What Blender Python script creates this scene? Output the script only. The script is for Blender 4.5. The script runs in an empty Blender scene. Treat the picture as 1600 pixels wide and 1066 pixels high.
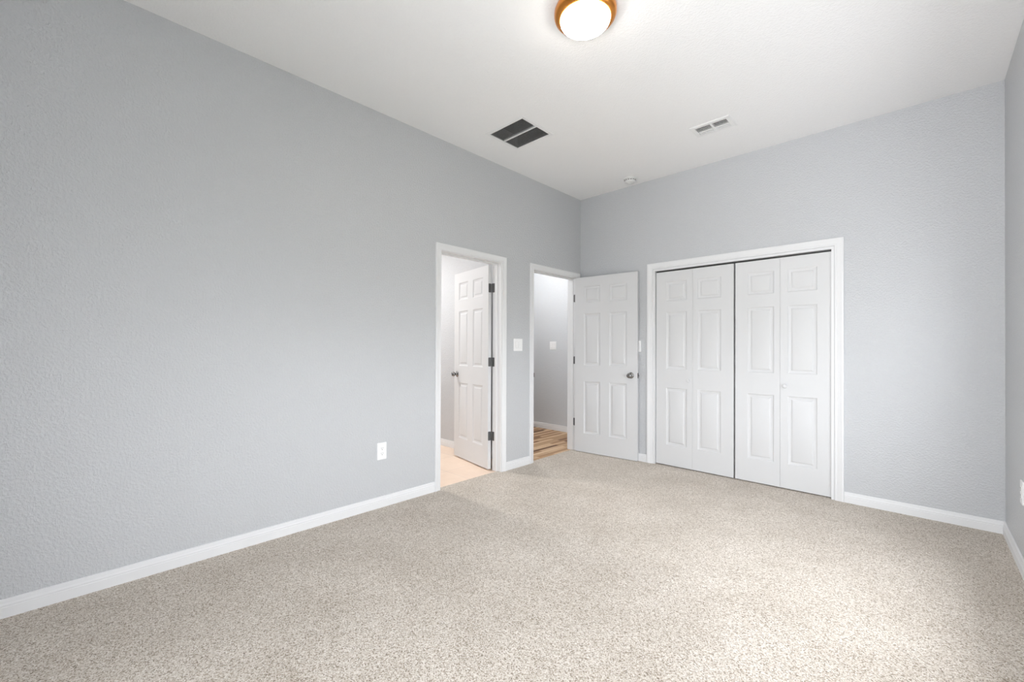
import bpy, bmesh, math, random
from mathutils import Matrix, Vector

random.seed(4)
SC = bpy.context.scene
COL = SC.collection
PI = math.pi

# ------------------------------------------------------------------ room dimensions (metres)
W = 3.355            # room width, left wall x=0, right wall x=W
H = 2.991            # ceiling height
YR = -4.95           # rear wall behind the camera, back wall is y=0
T = 0.12             # wall thickness
HARD = -0.008        # level of the hard floors beyond the carpet

# ------------------------------------------------------------------ camera
cam = bpy.data.cameras.new('camera')
cam.sensor_width = 36.0
cam.sensor_fit = 'HORIZONTAL'
cam.lens = 664.95 / 1600 * 36.0
cam.shift_y = 7.22 / 1600
cam.clip_start = 0.01
co = bpy.data.objects.new('camera', cam)
COL.objects.link(co)
r = Vector((0.721588, 0.692313, 0.003567))
u = Vector((0.000885, -0.006074, 0.999981))
f = Vector((-0.692322, 0.721572, 0.004995))
co.matrix_world = Matrix(((r.x, u.x, -f.x, 2.9522), (r.y, u.y, -f.y, -4.2615), (r.z, u.z, -f.z, 1.2115), (0, 0, 0, 1)))
SC.camera = co

# ------------------------------------------------------------------ daylight, exposure
SC.view_settings.view_transform = 'Standard'
SC.view_settings.look = 'None'
SC.view_settings.exposure = 0.15
SC.view_settings.gamma = 1.0
SC.view_settings.use_curve_mapping = False
try:
    SC.cycles.use_denoising = True
    SC.cycles.max_bounces = 16
    SC.cycles.diffuse_bounces = 10
    SC.cycles.glossy_bounces = 6
    SC.cycles.transparent_max_bounces = 8
    SC.cycles.sample_clamp_indirect = 6.0
except Exception:
    pass
world = bpy.data.worlds.new('daylight')
SC.world = world
world.use_nodes = True
bg = world.node_tree.nodes['Background']
# bright overcast sky above, made-up brighter ground below to light the ceiling
_wt = world.node_tree
_tc = _wt.nodes.new('ShaderNodeTexCoord')
_sx = _wt.nodes.new('ShaderNodeSeparateXYZ')
_mr = _wt.nodes.new('ShaderNodeMapRange')
_mr.inputs['From Min'].default_value = -0.15
_mr.inputs['From Max'].default_value = 0.05
_cm = _wt.nodes.new('ShaderNodeMix')
_cm.data_type = 'RGBA'
_wt.links.new(_tc.outputs['Generated'], _sx.inputs[0])
_wt.links.new(_sx.outputs['Z'], _mr.inputs['Value'])
_wt.links.new(_mr.outputs[0], _cm.inputs[0])
GROUND, SKY = 1.15, 1.0
# made-up ground: bright behind, darkened on the right to cut light from below
_hm = _wt.nodes.new('ShaderNodeMix')
_hm.data_type = 'RGBA'
_mh = _wt.nodes.new('ShaderNodeMapRange')
_mh.inputs['From Min'].default_value = 0.25
_mh.inputs['From Max'].default_value = 0.75
_wt.links.new(_sx.outputs['X'], _mh.inputs['Value'])
_wt.links.new(_mh.outputs[0], _hm.inputs[0])
_hm.inputs[6].default_value = (GROUND * 0.97, GROUND * 0.99, GROUND * 1.02, 1)
_hm.inputs[7].default_value = (0.10, 0.115, 0.09, 1)
_wt.links.new(_hm.outputs[2], _cm.inputs[6])
_cm.inputs[7].default_value = (SKY * 0.95, SKY * 0.99, SKY * 1.045, 1)
_wt.links.new(_cm.outputs[2], bg.inputs['Color'])
bg.inputs['Strength'].default_value = 14.5
# windows out of view: rear wall (x0, x1, z0, z1) and right wall (y0, y1, z0, z1)
WIN_REAR = (2.12, 3.27, 0.06, 2.20)
WIN_ADDED = (-2.60, -1.08, 0.56, 1.50)  # added window, placed and sized for the daylight it throws in


def area(name, loc, rot, sx, sy, power, color=(1, 1, 1), portal=False):
    l = bpy.data.lights.new(name, 'AREA')
    l.shape = 'RECTANGLE'
    l.size, l.size_y, l.energy, l.color = sx, sy, power, color
    if portal:
        l.cycles.is_portal = True
    o = bpy.data.objects.new(name, l)
    o.location, o.rotation_euler = loc, rot
    COL.objects.link(o)
    return o


# portal only guides the sampling of the sky through the window opening
area('window_portal', ((WIN_REAR[0] + WIN_REAR[1]) / 2, YR - T - 0.01, (WIN_REAR[2] + WIN_REAR[3]) / 2),
     (PI / 2, 0, 0), WIN_REAR[1] - WIN_REAR[0], WIN_REAR[3] - WIN_REAR[2], 1, portal=True)
area('window_portal', (W + T + 0.01, (WIN_ADDED[0] + WIN_ADDED[1]) / 2, (WIN_ADDED[2] + WIN_ADDED[3]) / 2),
     (PI / 2, 0, PI / 2), WIN_ADDED[1] - WIN_ADDED[0], WIN_ADDED[3] - WIN_ADDED[2], 1, portal=True)
HALL_W, BATH_W = 28.0, 32.0       # lamps of the two other rooms


# ------------------------------------------------------------------ materials
def srgb(r_, g_, b_):
    return tuple(((c / 255) / 12.92 if c / 255 <= 0.04045 else ((c / 255 + 0.055) / 1.055) ** 2.4) for c in (r_, g_, b_)) + (1,)


def mat(name, color, rough=0.5, metal=0.0, spec=0.5):
    m = bpy.data.materials.new(name)
    m.use_nodes = True
    b = m.node_tree.nodes['Principled BSDF']
    b.inputs['Base Color'].default_value = color if len(color) == 4 else tuple(color) + (1,)
    b.inputs['Roughness'].default_value = rough
    b.inputs['Metallic'].default_value = metal
    b.inputs['Specular IOR Level'].default_value = spec
    return m


class N:
    def __init__(s, m):
        s.t = m.node_tree
        s.b = s.t.nodes['Principled BSDF']
        s.co = s.new('ShaderNodeTexCoord').outputs['Object']

    def new(s, kind, **kw):
        n = s.t.nodes.new(kind)
        for k, v in kw.items():
            setattr(n, k, v)
        return n

    def link(s, a, b):
        s.t.links.new(a, b)

    def noise(s, scale, detail=2.0, rough=0.5, vec=None):
        n = s.new('ShaderNodeTexNoise')
        n.inputs['Scale'].default_value = scale
        n.inputs['Detail'].default_value = detail
        n.inputs['Roughness'].default_value = rough
        s.link(vec or s.co, n.inputs['Vector'])
        return n

    def ramp(s, fac, stops):
        n = s.new('ShaderNodeValToRGB')
        e = n.color_ramp.elements
        while len(e) > 1:
            e.remove(e[-1])
        e[0].position, e[0].color = stops[0]
        for p, c in stops[1:]:
            x = e.new(p)
            x.color = c
        s.link(fac, n.inputs['Fac'])
        return n

    def bump(s, height, strength, dist, prev=None):
        n = s.new('ShaderNodeBump')
        n.inputs['Strength'].default_value = strength
        n.inputs['Distance'].default_value = dist
        s.link(height, n.inputs['Height'])
        if prev:
            s.link(prev.outputs['Normal'], n.inputs['Normal'])
        s.link(n.outputs['Normal'], s.b.inputs['Normal'])
        return n

    def mix(s, fac, a, b, mode='MIX'):
        n = s.new('ShaderNodeMix', data_type='RGBA', blend_type=mode)
        if isinstance(fac, float):
            n.inputs[0].default_value = fac
        else:
            s.link(fac, n.inputs[0])
        for i, v in ((6, a), (7, b)):
            if isinstance(v, tuple):
                n.inputs[i].default_value = v
            else:
                s.link(v, n.inputs[i])
        return n.outputs[2]


def paint(name, color, rough, dist, scale=95):
    m = mat(name, color, rough)
    n = N(m)
    a = n.noise(scale, 2.5, 0.55)
    k = n.ramp(a.outputs['Fac'], [(0.42, (0, 0, 0, 1)), (0.62, (1, 1, 1, 1))])
    n.bump(k.outputs['Color'], 0.7, dist)
    return m


M_WALL = paint('grey orange peel wall paint', (0.55, 0.561, 0.575), 0.36, 0.0024, 82)
M_CEIL = paint('white textured ceiling paint', (0.89, 0.89, 0.89), 0.75, 0.0012, 80)
M_HALL = paint('pale grey hall paint', (0.57, 0.59, 0.61), 0.5, 0.0012)
M_TRIM = mat('white semi gloss trim paint', (0.76, 0.764, 0.77), 0.40)
M_DOOR = mat('white door paint', (0.66, 0.663, 0.668), 0.5)
M_PLATE = mat('white plastic', (0.86, 0.86, 0.86), 0.3)
M_SLOT = mat('dark plastic slot', (0.03, 0.03, 0.03), 0.6)
M_NICKEL = mat('brushed nickel', (0.27, 0.265, 0.26), 0.22, 1.0)
M_HINGE = mat('dull grey steel', (0.15, 0.15, 0.15), 0.42, 0.6)
M_VENT = mat('white enamelled steel', (0.83, 0.83, 0.83), 0.4)
M_GRILLE = mat('mid grey louvre metal', (0.42, 0.42, 0.42), 0.55)  # one even grey for the return louvres and switch seams
M_DUCT = mat('dark duct lining', (0.10, 0.10, 0.10), 0.9)
M_REGDUCT = mat('grey duct metal', (0.09, 0.09, 0.09), 0.7)
M_BRONZE = mat('brushed copper bronze', (0.70, 0.28, 0.06), 0.30, 1.0)
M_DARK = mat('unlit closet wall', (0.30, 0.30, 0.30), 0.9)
M_SMOKE = mat('ivory plastic', (0.74, 0.74, 0.73), 0.45)
M_TRACK = mat('dark steel track', (0.08, 0.08, 0.08), 0.5, 0.5)

M_GLOW = mat('lit opal glass', (0.95, 0.93, 0.9), 0.25)
_b = M_GLOW.node_tree.nodes['Principled BSDF']
_b.inputs['Emission Color'].default_value = (1.0, 0.92, 0.82, 1)
_b.inputs['Emission Strength'].default_value = 29.0

M_GLASS = bpy.data.materials.new('window glass')
M_GLASS.use_nodes = True
_t = M_GLASS.node_tree
_t.nodes.clear()
_o = _t.nodes.new('ShaderNodeOutputMaterial')
_mx = _t.nodes.new('ShaderNodeMixShader')
_tr = _t.nodes.new('ShaderNodeBsdfTransparent')
_gl = _t.nodes.new('ShaderNodeBsdfGlossy')
_gl.inputs['Roughness'].default_value = 0.02
_mx.inputs[0].default_value = 0.06
_t.links.new(_tr.outputs[0], _mx.inputs[1])
_t.links.new(_gl.outputs[0], _mx.inputs[2])
_t.links.new(_mx.outputs[0], _o.inputs['Surface'])


def carpet():
    m = mat('flecked beige cut pile carpet', (0.55, 0.5, 0.44), 0.95, 0, 0.1)
    n = N(m)
    warp = n.noise(60, 2)
    add = n.new('ShaderNodeVectorMath', operation='MULTIPLY_ADD')
    n.link(warp.outputs['Color'], add.inputs[0])
    add.inputs[1].default_value = (0.010, 0.010, 0.0)
    n.link(n.co, add.inputs[2])
    v = n.new('ShaderNodeTexVoronoi')
    v.inputs['Scale'].default_value = 265
    n.link(add.outputs[0], v.inputs['Vector'])
    tuft = n.new('ShaderNodeSeparateColor')
    n.link(v.outputs['Color'], tuft.inputs[0])
    fine = n.noise(380, 2, 0.6)
    s = n.new('ShaderNodeMath', operation='MULTIPLY_ADD')
    n.link(fine.outputs['Fac'], s.inputs[0])
    s.inputs[1].default_value = 0.9
    n.link(tuft.outputs[0], s.inputs[2])
    h = n.new('ShaderNodeMath', operation='MULTIPLY')
    n.link(s.outputs[0], h.inputs[0])
    h.inputs[1].default_value = 0.53
    c = n.ramp(h.outputs[0], [(0.16, srgb(76, 63, 48)), (0.31, srgb(160, 146, 128)), (0.44, srgb(204, 193, 179)), (0.62, srgb(218, 209, 198)), (0.82, srgb(243, 238, 231))])
    patch = n.noise(2.6, 3, 0.55)
    pc = n.ramp(patch.outputs['Fac'], [(0.35, (0.86, 0.85, 0.835, 1)), (0.65, (0.97, 0.97, 0.97, 1))])
    col = n.mix(1.0, c.outputs['Color'], pc.outputs['Color'], 'MULTIPLY')
    n.link(col, n.b.inputs['Base Color'])
    b1 = n.bump(v.outputs['Distance'], 0.5, 0.004)
    n.bump(fine.outputs['Fac'], 0.5, 0.004, b1)
    n.b.inputs['Sheen Weight'].default_value = 0.15
    n.b.inputs['Sheen Roughness'].default_value = 0.6
    return m


M_CARPET = carpet()


def planks():
    m = mat('brown wood plank floor', (0.4, 0.25, 0.15), 0.5, 0, 0.3)
    n = N(m)
    mp = n.new('ShaderNodeMapping')
    mp.inputs['Rotation'].default_value = (0, 0, PI / 2)
    n.link(n.co, mp.inputs['Vector'])
    br = n.new('ShaderNodeTexBrick', offset=0.37)
    br.inputs['Color1'].default_value = (0, 0, 0, 1)
    br.inputs['Color2'].default_value = (1, 1, 1, 1)
    br.inputs['Mortar'].default_value = (0.3, 0.3, 0.3, 1)
    br.inputs['Scale'].default_value = 1.0
    br.inputs['Brick Width'].default_value = 0.62
    br.inputs['Row Height'].default_value = 0.052
    br.inputs['Mortar Size'].default_value = 0.0012
    n.link(mp.outputs[0], br.inputs['Vector'])
    st = n.new('ShaderNodeMapping')
    st.inputs['Scale'].default_value = (2.0, 45.0, 1.0)
    n.link(mp.outputs[0], st.inputs['Vector'])
    g = n.noise(1.6, 4, 0.6, st.outputs[0])
    a = n.new('ShaderNodeMath', operation='MULTIPLY_ADD')
    n.link(g.outputs['Fac'], a.inputs[0])
    a.inputs[1].default_value = 0.7
    n.link(br.outputs['Color'], a.inputs[2])
    k = n.new('ShaderNodeMath', operation='MULTIPLY')
    n.link(a.outputs[0], k.inputs[0])
    k.inputs[1].default_value = 0.6
    c = n.ramp(k.outputs[0], [(0.18, srgb(92, 62, 40)), (0.36, srgb(146, 108, 76)), (0.55, srgb(182, 146, 110)), (0.80, srgb(222, 194, 160))])
    n.link(c.outputs['Color'], n.b.inputs['Base Color'])
    return m


M_WOOD = planks()


def tile():
    m = mat('peach ceramic floor tile', srgb(226, 205, 186), 0.35)
    n = N(m)
    br = n.new('ShaderNodeTexBrick', offset=0.0)
    br.inputs['Color1'].default_value = srgb(246, 224, 204)
    br.inputs['Color2'].default_value = srgb(242, 219, 199)
    br.inputs['Mortar'].default_value = srgb(222, 203, 187)
    br.inputs['Scale'].default_value = 1.0
    br.inputs['Brick Width'].default_value = 0.42
    br.inputs['Row Height'].default_value = 0.42
    br.inputs['Mortar Size'].default_value = 0.003
    n.link(n.co, br.inputs['Vector'])
    cl = n.noise(7, 4, 0.6)
    cr = n.ramp(cl.outputs['Fac'], [(0.3, (0.94, 0.92, 0.90, 1)), (0.7, (1, 1, 1, 1))])
    n.link(n.mix(1.0, br.outputs['Color'], cr.outputs['Color'], 'MULTIPLY'), n.b.inputs['Base Color'])
    return m


M_TILE = tile()


# ------------------------------------------------------------------ mesh helpers
def obj(name, bm, m, parent=None, smooth=None, world_space=False):
    """link a bmesh as one object; world_space: vertices are in world space and go into the parent's frame"""
    if world_space and parent is not None:
        bmesh.ops.transform(bm, matrix=parent.matrix_basis.inverted(), verts=bm.verts)
    bmesh.ops.recalc_face_normals(bm, faces=bm.faces)
    me = bpy.data.meshes.new(name)
    bm.to_mesh(me)
    bm.free()
    mats = m if isinstance(m, (list, tuple)) else [m]
    for x in mats:
        me.materials.append(x)
    if smooth is not None:
        me.polygons.foreach_set('use_smooth', [True] * len(me.polygons))
        me.set_sharp_from_angle(angle=math.radians(smooth))
    o = bpy.data.objects.new(name, me)
    COL.objects.link(o)
    if parent is not None:
        o.parent = parent
    return o


def empty(name, matrix):
    o = bpy.data.objects.new(name, None)
    o.empty_display_size = 0.05
    o.matrix_basis = matrix
    COL.objects.link(o)
    return o


def tag(o, label, cat, group=None, kind=None):
    o['label'], o['category'] = label, cat
    if group:
        o['group'] = group
    if kind:
        o['kind'] = kind
    return o


def struct(o, label, cat):
    return tag(o, label, cat, kind='structure')


def dup(root, matrix, label):
    c = root.copy()
    COL.objects.link(c)
    c.matrix_basis = matrix
    c['label'] = label
    for ch in list(root.children):
        k = ch.copy()
        COL.objects.link(k)
        k.parent = c
        for g in ch.children:
            s = g.copy()
            COL.objects.link(s)
            s.parent = k
    return c


def box(bm, x0, x1, y0, y1, z0, z1, bev=0.0, seg=2, mi=0):
    v = [bm.verts.new((x, y, z)) for x in (x0, x1) for y in (y0, y1) for z in (z0, z1)]
    fs = [bm.faces.new([v[i] for i in q]) for q in ((0, 1, 3, 2), (4, 6, 7, 5), (0, 4, 5, 1), (2, 3, 7, 6), (0, 2, 6, 4), (1, 5, 7, 3))]
    for fc in fs:
        fc.material_index = mi
    if bev > 0:
        es = {e for fc in fs for e in fc.edges}
        bmesh.ops.bevel(bm, geom=list(es), offset=bev, segments=seg, profile=0.5, affect='EDGES')
    return fs


def rounded_slab(bm, w, h, t, rad, mat_=Matrix(), n=5, edge=0.0):
    """plate in local XZ (centre origin), thickness along -Y from 0 to -t, rounded corners, chamfered front rim"""
    def ring(off, y):
        pts = []
        rr = max(rad - off, 0.0005)
        for cx, cz, a0 in ((w / 2 - rad, h / 2 - rad, 0), (-w / 2 + rad, h / 2 - rad, PI / 2), (-w / 2 + rad, -h / 2 + rad, PI), (w / 2 - rad, -h / 2 + rad, 1.5 * PI)):
            for k in range(n + 1):
                a = a0 + PI / 2 * k / n
                pts.append(bm.verts.new(mat_ @ Vector((cx + rr * math.cos(a), y, cz + rr * math.sin(a)))))
        return pts
    rs = [ring(0, 0), ring(0, -t + edge), ring(edge, -t)] if edge else [ring(0, 0), ring(0, -t)]
    for a, b in zip(rs, rs[1:]):
        for i in range(len(a)):
            j = (i + 1) % len(a)
            bm.faces.new((a[i], a[j], b[j], b[i]))
    bm.faces.new(rs[0])
    bm.faces.new(rs[-1])


def lathe(bm, prof, mat_=Matrix(), n=48):
    """revolve (radius, height) about local Z"""
    rings = []
    for rad, z in prof:
        if rad < 1e-6:
            rings.append([bm.verts.new(mat_ @ Vector((0, 0, z)))])
        else:
            rings.append([bm.verts.new(mat_ @ Vector((rad * math.cos(2 * PI * k / n), rad * math.sin(2 * PI * k / n), z))) for k in range(n)])
    for a, b in zip(rings, rings[1:]):
        for k in range(n):
            j = (k + 1) % n
            if len(a) == 1 and len(b) == 1:
                continue
            if len(a) == 1:
                bm.faces.new((a[0], b[k], b[j]))
            elif len(b) == 1:
                bm.faces.new((a[k], a[j], b[0]))
            else:
                bm.faces.new((a[k], a[j], b[j], b[k]))


def slab(bm, to_world, us, vs, t0, t1, holes):
    """flat slab over us x vs (ranges) with rectangular holes; to_world(u, v, t) gives the point"""
    cu = sorted({us[0], us[1], *[h[0] for h in holes], *[h[1] for h in holes]})
    cv = sorted({vs[0], vs[1], *[h[2] for h in holes], *[h[3] for h in holes]})
    cu = [c for c in cu if us[0] <= c <= us[1]]
    cv = [c for c in cv if vs[0] <= c <= vs[1]]
    def solid(i, j):
        if not (0 <= i < len(cu) - 1 and 0 <= j < len(cv) - 1):
            return False
        a, b = (cu[i] + cu[i + 1]) / 2, (cv[j] + cv[j + 1]) / 2
        return not any(h[0] < a < h[1] and h[2] < b < h[3] for h in holes)
    cache = {}
    def V(i, j, k):
        if (i, j, k) not in cache:
            cache[(i, j, k)] = bm.verts.new(to_world(cu[i], cv[j], (t0, t1)[k]))
        return cache[(i, j, k)]
    for i in range(len(cu) - 1):
        for j in range(len(cv) - 1):
            if not solid(i, j):
                continue
            for k in (0, 1):
                bm.faces.new((V(i, j, k), V(i + 1, j, k), V(i + 1, j + 1, k), V(i, j + 1, k)))
            for di, dj, a, b in ((-1, 0, (i, j), (i, j + 1)), (1, 0, (i + 1, j), (i + 1, j + 1)), (0, -1, (i, j), (i + 1, j)), (0, 1, (i, j + 1), (i + 1, j + 1))):
                if not solid(i + di, j + dj):
                    bm.faces.new((V(*a, 0), V(*b, 0), V(*b, 1), V(*a, 1)))


def sweep(bm, path, prof, to_world, closed_prof=True):
    """mitred sweep of a profile [(offset outward, depth)] along a 2D polyline; outward is to the left of travel"""
    n = len(path)
    rows = []
    for i, p in enumerate(path):
        P = Vector(p)
        d0 = (P - Vector(path[i - 1])).normalized() if i else None
        d1 = (Vector(path[i + 1]) - P).normalized() if i < n - 1 else None
        n0 = Vector((-d0.y, d0.x)) if d0 else None
        n1 = Vector((-d1.y, d1.x)) if d1 else None
        if n0 and n1:
            m = (n0 + n1)
            m = m / m.dot(n0)
        else:
            m = n0 or n1
        rows.append([bm.verts.new(to_world(P.x + m.x * o, P.y + m.y * o, t)) for o, t in prof])
    k = len(prof)
    for a, b in zip(rows, rows[1:]):
        for j in range(k if closed_prof else k - 1):
            q = (j + 1) % k
            bm.faces.new((a[j], a[q], b[q], b[j]))
    bm.faces.new(rows[0])
    bm.faces.new(rows[-1])


LEFTW = lambda u_, v_, t: Vector((t, u_, v_))        # wall plane x=t
BACKW = lambda u_, v_, t: Vector((u_, t, v_))        # wall plane y=t
FLAT = lambda u_, v_, t: Vector((u_, v_, t))

# ------------------------------------------------------------------ openings
# door 1 (bathroom) and door 2 (hall) in the left wall, closet in the back wall
D1 = (-2.060, -1.338)
D2 = (-0.855, -0.087)
DH = 2.038
JT = 0.019
CL = (0.941, 2.434)
CH = 2.020

# ------------------------------------------------------------------ shell
bm = bmesh.new()
slab(bm, LEFTW, (YR - T, 0.86), (-0.03, H + 0.1), -T, 0.0,
     [(D1[0] - JT, D1[1] + JT, -0.03, DH + JT), (D2[0] - JT, D2[1] + JT, -0.03, DH + JT)])
wall_left = struct(obj('wall_left', bm, M_WALL), 'long grey textured wall on the left with two doorways', 'wall')
bm = bmesh.new()
slab(bm, BACKW, (0.0, W + T), (-0.03, H + 0.1), 0.0, T, [(CL[0] - JT, CL[1] + JT, -0.03, CH + JT)])
struct(obj('wall_back', bm, M_WALL), 'grey textured wall at the far end holding the closet', 'wall')
bm = bmesh.new()
slab(bm, LEFTW, (YR - T, 0.0), (-0.03, H + 0.1), W, W + T, [WIN_ADDED])
struct(obj('wall_right', bm, M_WALL), 'grey wall at the right edge beside the closet wall', 'wall')
bm = bmesh.new()
slab(bm, BACKW, (0.0, W), (-0.03, H + 0.1), YR - T, YR, [(WIN_REAR[0], WIN_REAR[1], WIN_REAR[2], WIN_REAR[3])])
struct(obj('wall_rear', bm, M_WALL), 'grey wall with a window behind the viewer', 'wall')

RG = (0.370, 0.730, -1.842, -1.508)      # return grille opening
SR = (1.636, 1.872, -0.766, -0.630)      # supply register opening
bm = bmesh.new()
slab(bm, FLAT, (0.0, W), (YR, 0.0), H, H + 0.1, [RG, SR])
struct(obj('ceiling', bm, M_CEIL), 'flat white ceiling with vents and one round lamp', 'ceiling')

bm = bmesh.new()
slab(bm, FLAT, (-0.045, W), (YR, 0.80), -0.03, 0.0, [(-0.05, 0.0, YR - 1, D1[0] - JT), (-0.05, 0.0, D1[1] + JT, D2[0] - JT), (-0.05, 0.0, D2[1] + JT, 1.0),
                                                      (0.0, CL[0] - JT, 0.0, 1.0), (CL[1] + JT, 4.0, 0.0, 1.0)])
struct(obj('floor', bm, M_CARPET), 'beige flecked cut pile carpet across the whole room', 'carpet floor')

# window behind the camera and the added one beside it
def window(name, rng, w2, base, sgn, label):
    """framed two-over-two window; w2(u, t, z) where t is the depth into the wall"""
    a0, a1, z0, z1 = rng
    am = (a0 + a1) / 2
    e = struct(empty(name, Matrix.Translation(w2(am, 0, z0))), label, 'window')
    def put(b, u0, u1, t0, t1, c0, c1):
        p, q = w2(u0, t0, c0), w2(u1, t1, c1)
        box(b, min(p.x, q.x), max(p.x, q.x), min(p.y, q.y), max(p.y, q.y), c0, c1)
    b = bmesh.new()
    for k in ((a0, a0 + 0.05, z0, z1), (a1 - 0.05, a1, z0, z1), (a0 + 0.05, a1 - 0.05, z0, z0 + 0.05), (a0 + 0.05, a1 - 0.05, z1 - 0.05, z1),
              (am - 0.03, am + 0.03, z0 + 0.05, z1 - 0.05), (a0 + 0.05, a1 - 0.05, (z0 + z1) / 2 - 0.02, (z0 + z1) / 2 + 0.02)):
        put(b, k[0], k[1], 0.04, 0.09, k[2], k[3])
    obj('window_frame', b, M_TRIM, e, world_space=True)
    b = bmesh.new()
    put(b, a0 + 0.02, a1 - 0.02, 0.062, 0.068, z0 + 0.02, z1 - 0.02)
    obj('window_pane', b, M_GLASS, e, world_space=True)
    b = bmesh.new()
    put(b, a0 - 0.04, a1 + 0.04, -0.04, 0.04, z0 - 0.03, z0)
    obj('window_sill', b, M_TRIM, e, world_space=True)


window('window_1', WIN_REAR, lambda u_, t, z: Vector((u_, YR - t, z)), 0, 1, 'white framed window in the wall behind the viewer')
window('window_2_added', WIN_ADDED, lambda u_, t, z: Vector((W + t, u_, z)), 0, 1, 'unseen white framed window added in the right wall for its daylight')

# ------------------------------------------------------------------ rooms beyond the doorways
BY0, BY1, BX = -2.75, -1.02, -2.35       # bathroom
HYW, HY0, HX = 0.74, -0.90, -3.2         # hall
HC = 2.72
bm = bmesh.new()
slab(bm, FLAT, (BX, -0.045), (BY0, BY1), -0.05, HARD, [(-T, 0.0, BY0 - 1, D1[0] - JT), (-T, 0.0, D1[1] + JT, 0.0)])
struct(obj('floor_bathroom', bm, M_TILE), 'peach tiled bathroom floor through the left doorway', 'tiled floor')
bm = bmesh.new()
slab(bm, FLAT, (HX, -0.045), (HY0, HYW), -0.05, HARD, [(-T, 0.0, HY0 - 1, D2[0] - JT), (-T, 0.0, D2[1] + JT, 1.0)])
struct(obj('floor_hall', bm, M_WOOD), 'brown wood plank hall floor through the second doorway', 'wood floor')
bm = bmesh.new()
slab(bm, FLAT, (HX - 0.1, -T), (BY0 - 0.1, HYW + 0.12), HC, HC + 0.08, [])
struct(obj('ceiling_hall', bm, M_CEIL), 'white ceiling of the hall and bathroom', 'ceiling')
bm = bmesh.new()
slab(bm, BACKW, (HX - 0.1, -T), (-0.05, HC), HYW, HYW + 0.12, [])
struct(obj('wall_hall', bm, M_HALL), 'pale grey hall wall seen through the second doorway', 'wall')
bm = bmesh.new()
slab(bm, BACKW, (HX, -T), (-0.05, HC), BY1, HY0, [])
struct(obj('wall_bathroom', bm, M_WALL), 'grey bathroom wall seen behind the open bathroom door', 'wall')
bm = bmesh.new()
slab(bm, BACKW, (BX - 0.1, -T), (-0.05, HC), BY0 - 0.1, BY0, [])
slab(bm, LEFTW, (BY0, BY1), (-0.05, HC), BX - 0.1, BX, [])
struct(obj('wall_bathroom_far', bm, M_WALL), 'grey bathroom walls out of view to the left', 'wall')
bm = bmesh.new()
slab(bm, LEFTW, (HY0, HYW), (-0.05, HC), HX - 0.1, HX, [])
struct(obj('wall_hall_end', bm, M_HALL), 'grey end wall of the hall out of view', 'wall')
# closet shell
bm = bmesh.new()
slab(bm, LEFTW, (T, 0.80), (-0.05, 2.5), 0.74, 0.80, [])
slab(bm, LEFTW, (T, 0.80), (-0.05, 2.5), 2.60, 2.66, [])
slab(bm, BACKW, (0.74, 2.66), (-0.05, 2.5), 0.80, 0.86, [])
slab(bm, FLAT, (0.74, 2.66), (T, 0.86), 2.5, 2.56, [])
struct(obj('wall_closet', bm, M_DARK), 'dark inside of the closet behind the bifold doors', 'closet wall')

# ------------------------------------------------------------------ trim: jambs, casings, stops
CAS = [(0, 0), (0, 0.008), (0.003, 0.0105), (0.010, 0.0115), (0.014, 0.0095), (0.018, 0.0115), (0.036, 0.0135), (0.042, 0.0165), (0.050, 0.0175), (0.055, 0.016), (0.057, 0.012), (0.057, 0)]


def door_frame(name, rng, head, label, stop, far_casing):
    """jamb, door stop and casings of a doorway in the left wall"""
    root = empty(name, Matrix.Translation((0, (rng[0] + rng[1]) / 2, 0)))
    struct(root, label, 'door frame')
    b = bmesh.new()
    a0, a1 = rng
    for y0, y1 in ((a0 - JT, a0), (a1, a1 + JT)):
        box(b, -T, 0, y0, y1, HARD + 0.001, head + JT)
    box(b, -T, 0, a0, a1, head, head + JT)
    obj('jamb', b, M_TRIM, root, world_space=True)
    b = bmesh.new()
    s0, s1 = stop
    for y0, y1 in ((a0, a0 + 0.010), (a1 - 0.010, a1)):
        box(b, s0, s1, y0, y1, HARD + 0.002, head - 0.010, 0.002)
    box(b, s0, s1, a0, a1, head - 0.010, head, 0.002)
    obj('door_stop', b, M_TRIM, root, world_space=True)
    rv = 0.006
    b = bmesh.new()
    path = [(a1 + rv, 0.0), (a1 + rv, head + rv), (a0 - rv, head + rv), (a0 - rv, 0.0)]
    # outward = away from the opening
    pr = [(-o, t) for o, t in CAS]
    sweep(b, path, pr, LEFTW)
    obj('casing', b, M_TRIM, root, smooth=35, world_space=True)
    if not far_casing:
        return root
    b = bmesh.new()
    sweep(b, [(p, q if q else HARD) for p, q in path], pr, lambda u_, v_, t: Vector((-T - t, u_, v_)))
    obj('casing', b, M_TRIM, root, smooth=35, world_space=True)
    return root


def strike(root, y, sgn, x, z):
    b = bmesh.new()
    mt = Matrix.Translation((x, y, z)) @ Matrix.Rotation(PI if sgn > 0 else 0, 4, 'Z')
    rounded_slab(b, 0.026, 0.058, 0.002, 0.004, mt)
    box(b, x, 0.0115, y + 0.0002, y + 0.0026, z - 0.022, z + 0.022, 0.0008)     # lip reaching past the casing edge
    obj('strike_plate', b, M_HINGE, root, world_space=True)


t1 = door_frame('trim_1', D1, DH, 'white casing and jamb around the bathroom doorway left of the switch plate', (-0.083, -0.050), False)
t2 = door_frame('trim_2', D2, DH, 'white casing and jamb around the hall doorway in the far corner', (-0.070, -0.037), True)
strike(t2, D2[0], 1, -0.016, 0.925)

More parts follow.
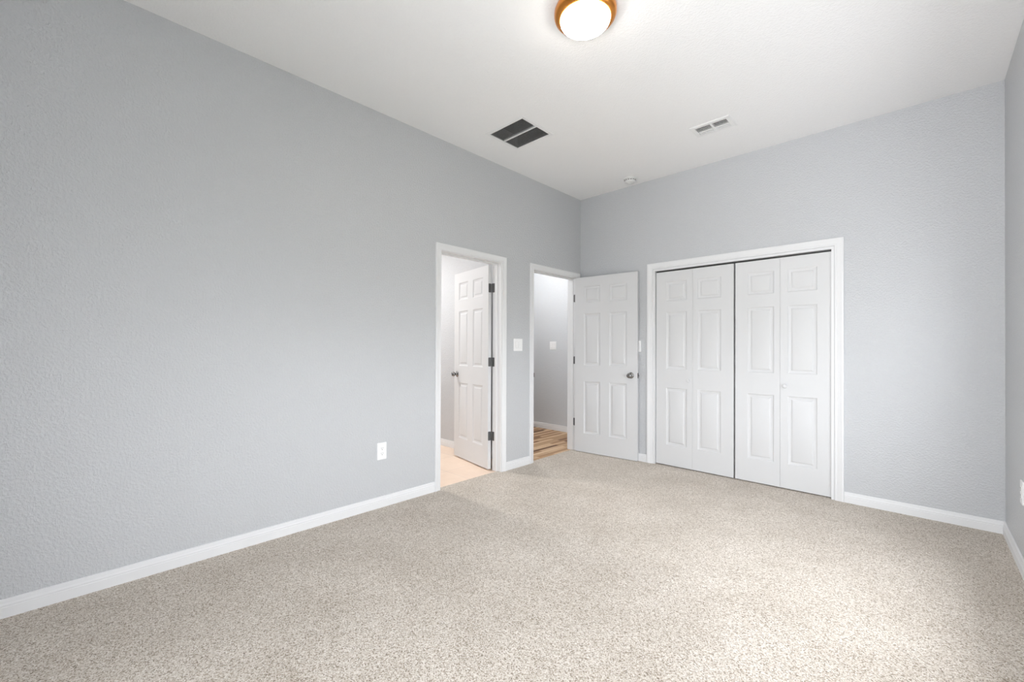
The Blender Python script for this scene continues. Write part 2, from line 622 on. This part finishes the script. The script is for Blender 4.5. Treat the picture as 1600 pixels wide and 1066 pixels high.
# closet frame
root = struct(empty('trim_3', Matrix.Translation(((CL[0] + CL[1]) / 2, 0, 0))), 'wide white casing and jamb around the closet bifold doors', 'door frame')
b = bmesh.new()
for xa, xb in ((CL[0] - JT, CL[0]), (CL[1], CL[1] + JT)):
    box(b, xa, xb, -0.002, T, 0.0, CH + JT)
box(b, CL[0], CL[1], -0.002, T, CH, CH + JT)
obj('jamb', b, M_TRIM, root, world_space=True)
b = bmesh.new()
g = 0.0215
pr = [(o * 1.075, -t) for o, t in CAS]
sweep(b, [(CL[0] - g, 0.0), (CL[0] - g, CH + g), (CL[1] + g, CH + g), (CL[1] + g, 0.0)], pr, BACKW)
obj('casing', b, M_TRIM, root, smooth=35, world_space=True)
b = bmesh.new()
box(b, CL[0] + 0.002, CL[1] - 0.002, 0.024, 0.054, CH - 0.010, CH)
obj('door_track', b, M_TRACK, root, world_space=True)

# baseboards
BB = [(0, 0), (0.013, 0), (0.013, 0.046), (0.0105, 0.0485), (0.0105, 0.052), (0.012, 0.054), (0.0115, 0.060), (0.009, 0.064), (0.009, 0.069), (0.0075, 0.079), (0.004, 0.082), (0, 0.082)]


def baseboard(name, p0, p1, nrm, label, z=0.0):
    """profile pushed out along nrm from the wall line p0-p1"""
    b = bmesh.new()
    rows = []
    for p in (p0, p1):
        rows.append([b.verts.new((p[0] + nrm[0] * d, p[1] + nrm[1] * d, z + h)) for d, h in BB])
    k = len(BB)
    for j in range(k):
        q = (j + 1) % k
        b.faces.new((rows[0][j], rows[0][q], rows[1][q], rows[1][j]))
    b.faces.new(rows[0])
    b.faces.new(rows[1])
    return struct(obj(name, b, M_TRIM, smooth=30), label, 'baseboard')


co1, co2 = 0.063, 0.0835
baseboard('baseboard_left', (0, YR), (0, D1[0] - co1), (1, 0), 'long white baseboard under the outlet on the left wall')
baseboard('baseboard_left_middle', (0, D1[1] + co1), (0, D2[0] - co1), (1, 0), 'short white baseboard between the two doorways')
baseboard('baseboard_back', (0, 0), (CL[0] - co2, 0), (0, -1), 'short white baseboard behind the open hall door')
baseboard('baseboard_back_right', (CL[1] + co2, 0), (W, 0), (0, -1), 'white baseboard right of the closet')
baseboard('baseboard_right', (W, YR), (W, -0.013), (-1, 0), 'white baseboard along the right wall')
baseboard('baseboard_rear', (0.013, YR), (W - 0.013, YR), (0, 1), 'white baseboard behind the viewer')
baseboard('baseboard_hall', (HX, HYW), (-T, HYW), (0, -1), 'white baseboard in the hall above the wood floor', HARD)
baseboard('baseboard_bathroom', (BX, BY1), (-T, BY1), (0, -1), 'white baseboard in the bathroom above the peach tile', HARD)


# ------------------------------------------------------------------ doors
def leaf(bm, w, h, t, cols, rows):
    """moulded door leaf, x 0..w, y 0..t, z 0..h with raised panels cols x rows on both faces"""
    xs = sorted({0, w, *[c for p in cols for c in p]})
    zs = sorted({0, h, *[c for p in rows for c in p]})
    for side in (0, 1):
        yf = 0.0 if side == 0 else t
        s = 1 if side == 0 else -1
        for i in range(len(xs) - 1):
            for j in range(len(zs) - 1):
                q = [(xs[i], zs[j]), (xs[i + 1], zs[j]), (xs[i + 1], zs[j + 1]), (xs[i], zs[j + 1])]
                panel = (xs[i], xs[i + 1]) in cols and (zs[j], zs[j + 1]) in rows
                if not panel:
                    bm.faces.new([bm.verts.new((x, yf, z)) for x, z in q])
                    continue
                prev = None
                for off, dep in ((0, 0), (0.004, 0.0035), (0.009, 0.0065), (0.015, 0.0078), (0.026, 0.0078), (0.035, 0.0028), (0.039, 0.0016)):
                    ring = [bm.verts.new((x, yf + s * dep, z)) for x, z in
                            ((q[0][0] + off, q[0][1] + off), (q[1][0] - off, q[1][1] + off), (q[2][0] - off, q[2][1] - off), (q[3][0] + off, q[3][1] - off))]
                    if prev:
                        for k in range(4):
                            bm.faces.new((prev[k], prev[(k + 1) % 4], ring[(k + 1) % 4], ring[k]))
                    prev = ring
                bm.faces.new(prev)
    def quad(*p):
        bm.faces.new([bm.verts.new(x) for x in p])
    for a, b in zip(zs, zs[1:]):
        quad((0, 0, a), (0, t, a), (0, t, b), (0, 0, b))
        quad((w, 0, a), (w, t, a), (w, t, b), (w, 0, b))
    for a, b in zip(xs, xs[1:]):
        quad((a, 0, 0), (b, 0, 0), (b, t, 0), (a, t, 0))
        quad((a, 0, h), (b, 0, h), (b, t, h), (a, t, h))
    bmesh.ops.remove_doubles(bm, verts=bm.verts, dist=1e-5)


KNOB = [(0, 0.0), (0.033, 0.0), (0.033, 0.003), (0.029, 0.007), (0.018, 0.010), (0.0125, 0.014), (0.0115, 0.026), (0.014, 0.031), (0.022, 0.036), (0.0265, 0.043),
        (0.0275, 0.050), (0.026, 0.056), (0.021, 0.061), (0.012, 0.0635), (0, 0.064)]


def hinge(root, jamb_y, jx0, jx1, z, barrel, leaf_x, ly0, ly1):
    """one butt hinge: plate on the jamb face, plate on the leaf edge, barrel at the pivot"""
    hh = 0.089
    b = bmesh.new()
    # jamb plate (world): faces -y
    m = Matrix.Translation(((jx0 + jx1) / 2, jamb_y, z))
    rounded_slab(b, jx1 - jx0, hh, 0.0022, 0.007, m)
    # edge plate, local frame: on the leaf's hinge edge, faces local -x
    loc = root.matrix_basis @ Matrix.Translation((leaf_x, (ly0 + ly1) / 2, z - root.matrix_basis.translation.z)) @ Matrix.Rotation(-PI / 2, 4, 'Z')
    rounded_slab(b, ly1 - ly0, hh, 0.0022, 0.007, loc)
    for k in range(5):
        zz = z - hh / 2 + hh * k / 5
        lathe(b, [(0, 0.0004), (0.0055, 0.0004), (0.0055, hh / 5 - 0.0004), (0, hh / 5 - 0.0004)], Matrix.Translation((barrel[0], barrel[1], zz)), 16)
    return obj('hinge', b, M_HINGE, root, smooth=40, world_space=True)


ROWS = [(0.217, 0.821), (1.007, 1.606), (1.729, 1.919)]      # relative to the leaf bottom
LH = 2.029
Z0 = 0.005

# bathroom door, opened about 100 degrees into the bathroom
P1 = (-0.1255, -1.3415)
d1 = struct(empty('door_1', Matrix.Translation((P1[0], P1[1], Z0)) @ Matrix.Rotation(math.radians(169.35), 4, 'Z')), 'white six panel bathroom door standing open into the tiled room', 'door')
b = bmesh.new()
leaf(b, 0.711, LH, 0.035, [(0.105, 0.303), (0.408, 0.606)], ROWS)
bmesh.ops.translate(b, vec=(0.009, 0.004, 0), verts=b.verts)
obj('door_leaf', b, M_DOOR, d1, smooth=20)
b = bmesh.new()
lathe(b, KNOB, Matrix.Translation((0.652, 0.039, 0.912)) @ Matrix.Rotation(-PI / 2, 4, 'X'))
obj('door_knob', b, M_NICKEL, d1, smooth=50)
b = bmesh.new()
lathe(b, KNOB, Matrix.Translation((0.652, 0.004, 0.912)) @ Matrix.Rotation(PI / 2, 4, 'X'))
obj('door_knob', b, M_NICKEL, d1, smooth=50)
for z in (1.806, 1.069, 0.333):
    hinge(d1, D1[1], -0.119, -0.087, z, P1, 0.009, 0.0055, 0.0375)

# hall door, opened past square so that it stands before the back wall
P2 = (0.008, -0.089)
d2 = struct(empty('door_2', Matrix.Translation((P2[0], P2[1], Z0)) @ Matrix.Rotation(math.radians(5.5), 4, 'Z')), 'white six panel door standing open in front of the back wall', 'door')
b = bmesh.new()
leaf(b, 0.760, LH, 0.035, [(0.118, 0.324), (0.436, 0.642)], ROWS)
bmesh.ops.translate(b, vec=(0.003, -0.039, 0), verts=b.verts)
obj('door_leaf', b, M_DOOR, d2, smooth=20)
b = bmesh.new()
lathe(b, KNOB, Matrix.Translation((0.693, -0.039, 0.912)) @ Matrix.Rotation(PI / 2, 4, 'X'))
obj('door_knob', b, M_NICKEL, d2, smooth=50)
b = bmesh.new()
rounded_slab(b, 0.026, 0.057, 0.0016, 0.004, Matrix.Translation((0.763, -0.0215, 0.912)) @ Matrix.Rotation(PI / 2, 4, 'Z'))
box(b, 0.763, 0.775, -0.0285, -0.0145, 0.902, 0.922, 0.003)
obj('latch_plate', b, M_HINGE, d2, smooth=40)
for z in (1.802, 1.067, 0.336):
    hinge(d2, D2[1], -0.033, 0.0005, z, P2, 0.003, -0.0375, -0.0055)

# closet bifold doors
CROWS = [(0.206, 0.794), (0.986, 1.574), (1.688, 1.887)]
CLH = 1.993
WHITE_KNOB = [(0, 0), (0.010, 0), (0.008, 0.008), (0.009, 0.013), (0.016, 0.019), (0.0175, 0.025), (0.014, 0.030), (0, 0.032)]


def bifold(name, x0, x1, wl, wr, knob_x, label):
    yb = 0.020
    root = struct(empty(name, Matrix.Translation((x0, yb, 0.010))), label, 'bifold door')
    mid = (x0 + x1) / 2
    for (a, c, cols) in ((x0, mid - 0.0007, wl), (mid + 0.0007, x1, wr)):
        b = bmesh.new()
        leaf(b, c - a, CLH, 0.033, [(cols[0] - a, cols[1] - a)], CROWS)
        bmesh.ops.translate(b, vec=(a - x0, 0, 0), verts=b.verts)
        p = obj('door_leaf', b, M_DOOR, root, smooth=20)
        if a < knob_x < c:
            b = bmesh.new()
            lathe(b, WHITE_KNOB, Matrix.Translation((knob_x - x0, 0, 0.880)) @ Matrix.Rotation(PI / 2, 4, 'X'), 32)
            obj('knob', b, M_DOOR, p, smooth=40)
    return root


bifold('door_3', 0.9485, 1.699, (1.056, 1.266), (1.373, 1.588), 1.288, 'left pair of white bifold closet doors beside the open hall door')
bifold('door_4', 1.714, 2.4315, (1.816, 2.026), (2.128, 2.338), 2.112, 'right pair of white bifold closet doors, closer to the right wall')


# ------------------------------------------------------------------ ceiling fittings
def rect_frame(b, x0, x1, y0, y1, fl, th):
    """ceiling flange round an opening, chamfered, hanging below the ceiling"""
    prev = None
    for off, z in ((0.0, H + 0.02), (0.0, H - th), (fl - 0.006, H - th), (fl, H - 0.001)):
        ring = [b.verts.new(p) for p in ((x0 - off, y0 - off, z), (x1 + off, y0 - off, z), (x1 + off, y1 + off, z), (x0 - off, y1 + off, z))]
        if prev:
            for k in range(4):
                b.faces.new((prev[k], prev[(k + 1) % 4], ring[(k + 1) % 4], ring[k]))
        prev = ring


def duct(b, x0, x1, y0, y1, d):
    z0 = H + 0.018
    c = [(x0, y0), (x1, y0), (x1, y1), (x0, y1)]
    lo = [b.verts.new((x, y, z0)) for x, y in c]
    hi = [b.verts.new((x, y, z0 + d)) for x, y in c]
    for k in range(4):
        b.faces.new((lo[k], lo[(k + 1) % 4], hi[(k + 1) % 4], hi[k]))
    b.faces.new(hi)


# return air grille
v1 = tag(empty('return_air_grille', Matrix.Translation(((RG[0] + RG[1]) / 2, (RG[2] + RG[3]) / 2, H))), 'square dark louvred return grille in the ceiling near the left wall', 'ceiling vent')
b = bmesh.new()
rect_frame(b, RG[0], RG[1], RG[2], RG[3], 0.030, 0.006)
obj('frame', b, M_VENT, v1, world_space=True)
b = bmesh.new()
ym = -1.676
box(b, RG[0], RG[1], ym - 0.0065, ym + 0.0065, H - 0.006, H + 0.012)
obj('divider_bar', b, M_VENT, v1, world_space=True)
for ya, yb2 in ((RG[2] + 0.001, ym - 0.0066), (ym + 0.0066, RG[3] - 0.001)):
    b = bmesh.new()
    n = 27
    for k in range(n):
        x = RG[0] + (k + 0.6) * (RG[1] - RG[0]) / n
        dx = -0.010
        pts = [(x, H - 0.003), (x + 0.0012, H - 0.003), (x + 0.0012 + dx, H + 0.011), (x + dx, H + 0.011)]
        pts = [(max(RG[0], min(RG[1], p)), q) for p, q in pts]
        lo = [b.verts.new((p, ya, q)) for p, q in pts]
        hi = [b.verts.new((p, yb2, q)) for p, q in pts]
        for i in range(4):
            j = (i + 1) % 4
            b.faces.new((lo[i], lo[j], hi[j], hi[i]))
        b.faces.new(lo)
        b.faces.new(hi)
    obj('louvre_panel', b, M_GRILLE, v1, world_space=True)
b = bmesh.new()
duct(b, RG[0], RG[1], RG[2], RG[3], 0.25)
obj('duct', b, M_DUCT, v1, world_space=True)

# supply register
v2 = tag(empty('supply_register', Matrix.Translation(((SR[0] + SR[1]) / 2, (SR[2] + SR[3]) / 2, H))), 'small white louvred air register in the ceiling above the closet', 'ceiling vent')
b = bmesh.new()
rect_frame(b, SR[0], SR[1], SR[2], SR[3], 0.034, 0.007)
obj('frame', b, M_VENT, v2, world_space=True)
xm = 1.757
b = bmesh.new()
box(b, xm - 0.007, xm + 0.007, SR[2], SR[3], H - 0.007, H + 0.014)
obj('divider_bar', b, M_VENT, v2, world_space=True)
for xa, xb in ((SR[0] + 0.001, xm - 0.0072), (xm + 0.0072, SR[1] - 0.001)):
    b = bmesh.new()
    n = 6
    st = (SR[3] - SR[2]) / n
    for k in range(n):
        y = SR[2] + (k + 0.5) * st
        dy = 0.026 if k < 4 else -0.004
        wv = 0.0085
        pts = [(y - 0.004, H - 0.005), (y - 0.004 + wv, H - 0.005), (y + 0.001 + dy, H + 0.010), (y - 0.001 + dy, H + 0.010)]
        pts = [(max(SR[2] + 0.0005, min(SR[3] - 0.0005, p)), q) for p, q in pts]
        lo = [b.verts.new((xa, p, q)) for p, q in pts]
        hi = [b.verts.new((xb, p, q)) for p, q in pts]
        for i in range(4):
            j = (i + 1) % 4
            b.faces.new((lo[i], lo[j], hi[j], hi[i]))
        b.faces.new(lo)
        b.faces.new(hi)
    obj('louvre_panel', b, M_VENT, v2, world_space=True)
b = bmesh.new()
duct(b, SR[0], SR[1], SR[2], SR[3], 0.2)
obj('duct', b, M_REGDUCT, v2, world_space=True)

# smoke detector
sd = tag(empty('smoke_detector', Matrix.Translation((0.755, -0.190, H))), 'round white smoke detector on the ceiling near the far corner', 'smoke detector')
b = bmesh.new()
lathe(b, [(0, 0), (0.066, 0), (0.066, -0.009), (0.063, -0.011), (0.058, -0.011), (0, -0.011)])
obj('mounting_base', b, M_SMOKE, sd, smooth=40)
b = bmesh.new()
lathe(b, [(0.053, -0.011), (0.056, -0.024), (0.053, -0.036), (0.045, -0.043), (0.030, -0.045), (0.028, -0.041), (0.024, -0.041), (0.022, -0.045), (0, -0.046)])
obj('cover', b, M_SMOKE, sd, smooth=40)
b = bmesh.new()
for k in range(14):
    a = 2 * PI * k / 14
    m = Matrix.Rotation(a, 4, 'Z') @ Matrix.Translation((0.0555, 0, -0.023))
    f0 = len(b.verts)
    box(b, -0.002, 0.0015, -0.007, 0.007, -0.003, 0.003)
    b.verts.ensure_lookup_table()
    bmesh.ops.transform(b, matrix=m, verts=b.verts[f0:])
obj('sensing_slots', b, M_SLOT, sd)
b = bmesh.new()
lathe(b, [(0.007, -0.044), (0.007, -0.048), (0.005, -0.049), (0, -0.049)], Matrix.Translation((0, 0, 0)), 20)
obj('test_button', b, M_PLATE, sd, smooth=40)


# round lamp on the ceiling
def make_lamp(loc, label):
    root = tag(empty('ceiling_lamp', Matrix.Translation(loc)), label, 'ceiling lamp')
    b = bmesh.new()
    lathe(b, [(0, 0), (0.150, 0), (0.158, -0.004), (0.1615, -0.012), (0.1615, -0.030), (0.159, -0.038), (0.153, -0.046), (0.145, -0.052), (0.136, -0.056), (0.131, -0.055), (0.129, -0.048), (0, -0.046)], n=96)
    obj('bronze_pan', b, M_BRONZE, root, smooth=50)
    b = bmesh.new()
    pr_ = [(0.129, -0.050), (0.1295, -0.058)] + [(0.1295 * math.cos(t), -0.058 - 0.047 * math.sin(t)) for t in [k * PI / 2 / 14 for k in range(1, 15)]]
    pr_[-1] = (0, pr_[-1][1])
    lathe(b, pr_, n=96)
    obj('glass_dome', b, M_GLOW, root, smooth=60)
    return root


lamp = make_lamp((1.683, -2.392, H), 'round copper rimmed flush lamp glowing on the ceiling')
dup(lamp, Matrix.Translation((-1.0, -0.25, HC)), 'round flush lamp on the hall ceiling out of view')
dup(lamp, Matrix.Translation((-1.75, -2.1, HC)), 'round flush lamp on the bathroom ceiling out of view')


def bulb(name, loc, power, color, rad=0.12):
    l = bpy.data.lights.new(name, 'POINT')
    l.energy, l.color, l.shadow_soft_size = power, color, rad
    o = bpy.data.objects.new(name, l)
    o.location = loc
    COL.objects.link(o)


bulb('hall_bulb', (-1.0, -0.25, HC - 0.24), HALL_W, (0.97, 0.98, 1.0))
_l = area('bathroom_bulb', (-1.75, -2.1, HC - 0.14), (0, 0, 0), 0.26, 0.26, BATH_W, (1.0, 0.99, 0.985))
_l.data.shape = 'DISK'


# ------------------------------------------------------------------ switches and outlets
# local frame: plate in XZ, back on y=0, front towards -Y
def frame_on(loc, face):
    rot = {'+x': PI / 2, '-y': 0.0, '-x': -PI / 2}[face]
    return Matrix.Translation(loc) @ Matrix.Rotation(rot, 4, 'Z')


def make_switch(mtx, gangs, w, h, label):
    root = tag(empty('light_switch', mtx), label, 'light switch')
    b = bmesh.new()
    rounded_slab(b, w, h, 0.006, 0.005, edge=0.0025)
    obj('cover_plate', b, M_PLATE, root, smooth=30)
    for g_ in range(gangs):
        x = (g_ - (gangs - 1) / 2) * 0.046
        b = bmesh.new()
        # dark seam bed and a tilted rocker paddle on it
        pts = [(-0.006, -0.033), (-0.0068, -0.033), (-0.0068, 0.033), (-0.006, 0.033)]
        lo = [b.verts.new((x - 0.0172, y, z)) for y, z in pts]
        hi = [b.verts.new((x + 0.0172, y, z)) for y, z in pts]
        for i in range(4):
            j = (i + 1) % 4
            b.faces.new((lo[i], lo[j], hi[j], hi[i]))
        b.faces.new(lo)
        b.faces.new(hi)
        bed = obj('rocker_seam', b, M_GRILLE, root)
        b = bmesh.new()
        pts = [(-0.0066, -0.0320), (-0.0115, -0.0318), (-0.0078, 0.0), (-0.0086, 0.0322), (-0.0066, 0.0324)]
        lo = [b.verts.new((x - 0.0165, y, z)) for y, z in pts]
        hi = [b.verts.new((x + 0.0165, y, z)) for y, z in pts]
        k = len(pts)
        for i in range(k):
            j = (i + 1) % k
            b.faces.new((lo[i], lo[j], hi[j], hi[i]))
        b.faces.new(lo)
        b.faces.new(hi)
        obj('rocker', b, M_PLATE, root)
    return root


make_switch(frame_on((0, -1.098, 1.241), '+x'), 2, 0.128, 0.125, 'white double light switch on the wall between the two doorways')
make_switch(frame_on((-0.998, HYW, 1.245), '-y'), 2, 0.118, 0.122, 'white double light switch on the hall wall through the doorway')
make_switch(frame_on((0.747, 0, 1.232), '-y'), 1, 0.078, 0.120, 'white light switch half hidden behind the open hall door')


def make_outlet(mtx, label):
    root = tag(empty('wall_outlet', mtx), label, 'wall outlet', group='wall outlets near the floor')
    b = bmesh.new()
    rounded_slab(b, 0.077, 0.128, 0.006, 0.005, edge=0.0025)
    obj('cover_plate', b, M_PLATE, root, smooth=30)
    for s in (1, -1):
        b = bmesh.new()
        rounded_slab(b, 0.034, 0.028, 0.0082, 0.010, Matrix.Translation((0, 0, s * 0.0195)))
        rc = obj('receptacle', b, M_PLATE, root, smooth=30)
        b = bmesh.new()
        z = s * 0.0195
        for xo, hh in ((-0.0065, 0.008), (0.0065, 0.0065)):
            box(b, xo - 0.001, xo + 0.001, -0.0086, -0.0080, z + 0.003 - hh / 2 + 0.001, z + 0.003 + hh / 2 + 0.001)
        lathe(b, [(0, 0), (0.0028, 0), (0.0028, 0.0005), (0, 0.0005)], Matrix.Translation((0, -0.0081, z - 0.0075)) @ Matrix.Rotation(PI / 2, 4, 'X'), 16)
        obj('slots', b, M_SLOT, rc)
    b = bmesh.new()
    lathe(b, [(0.0035, 0), (0.0032, 0.0012), (0, 0.0016)], Matrix.Translation((0, -0.006, 0)) @ Matrix.Rotation(PI / 2, 4, 'X'), 16)
    obj('screw', b, M_PLATE, root, smooth=40)
    return root


o1 = make_outlet(frame_on((0, -2.610, 0.424), '+x'), 'white wall outlet low on the left wall before the bathroom doorway')
dup(o1, frame_on((W, -0.652, 0.431), '-x'), 'white wall outlet low on the right wall, cut by the picture edge')
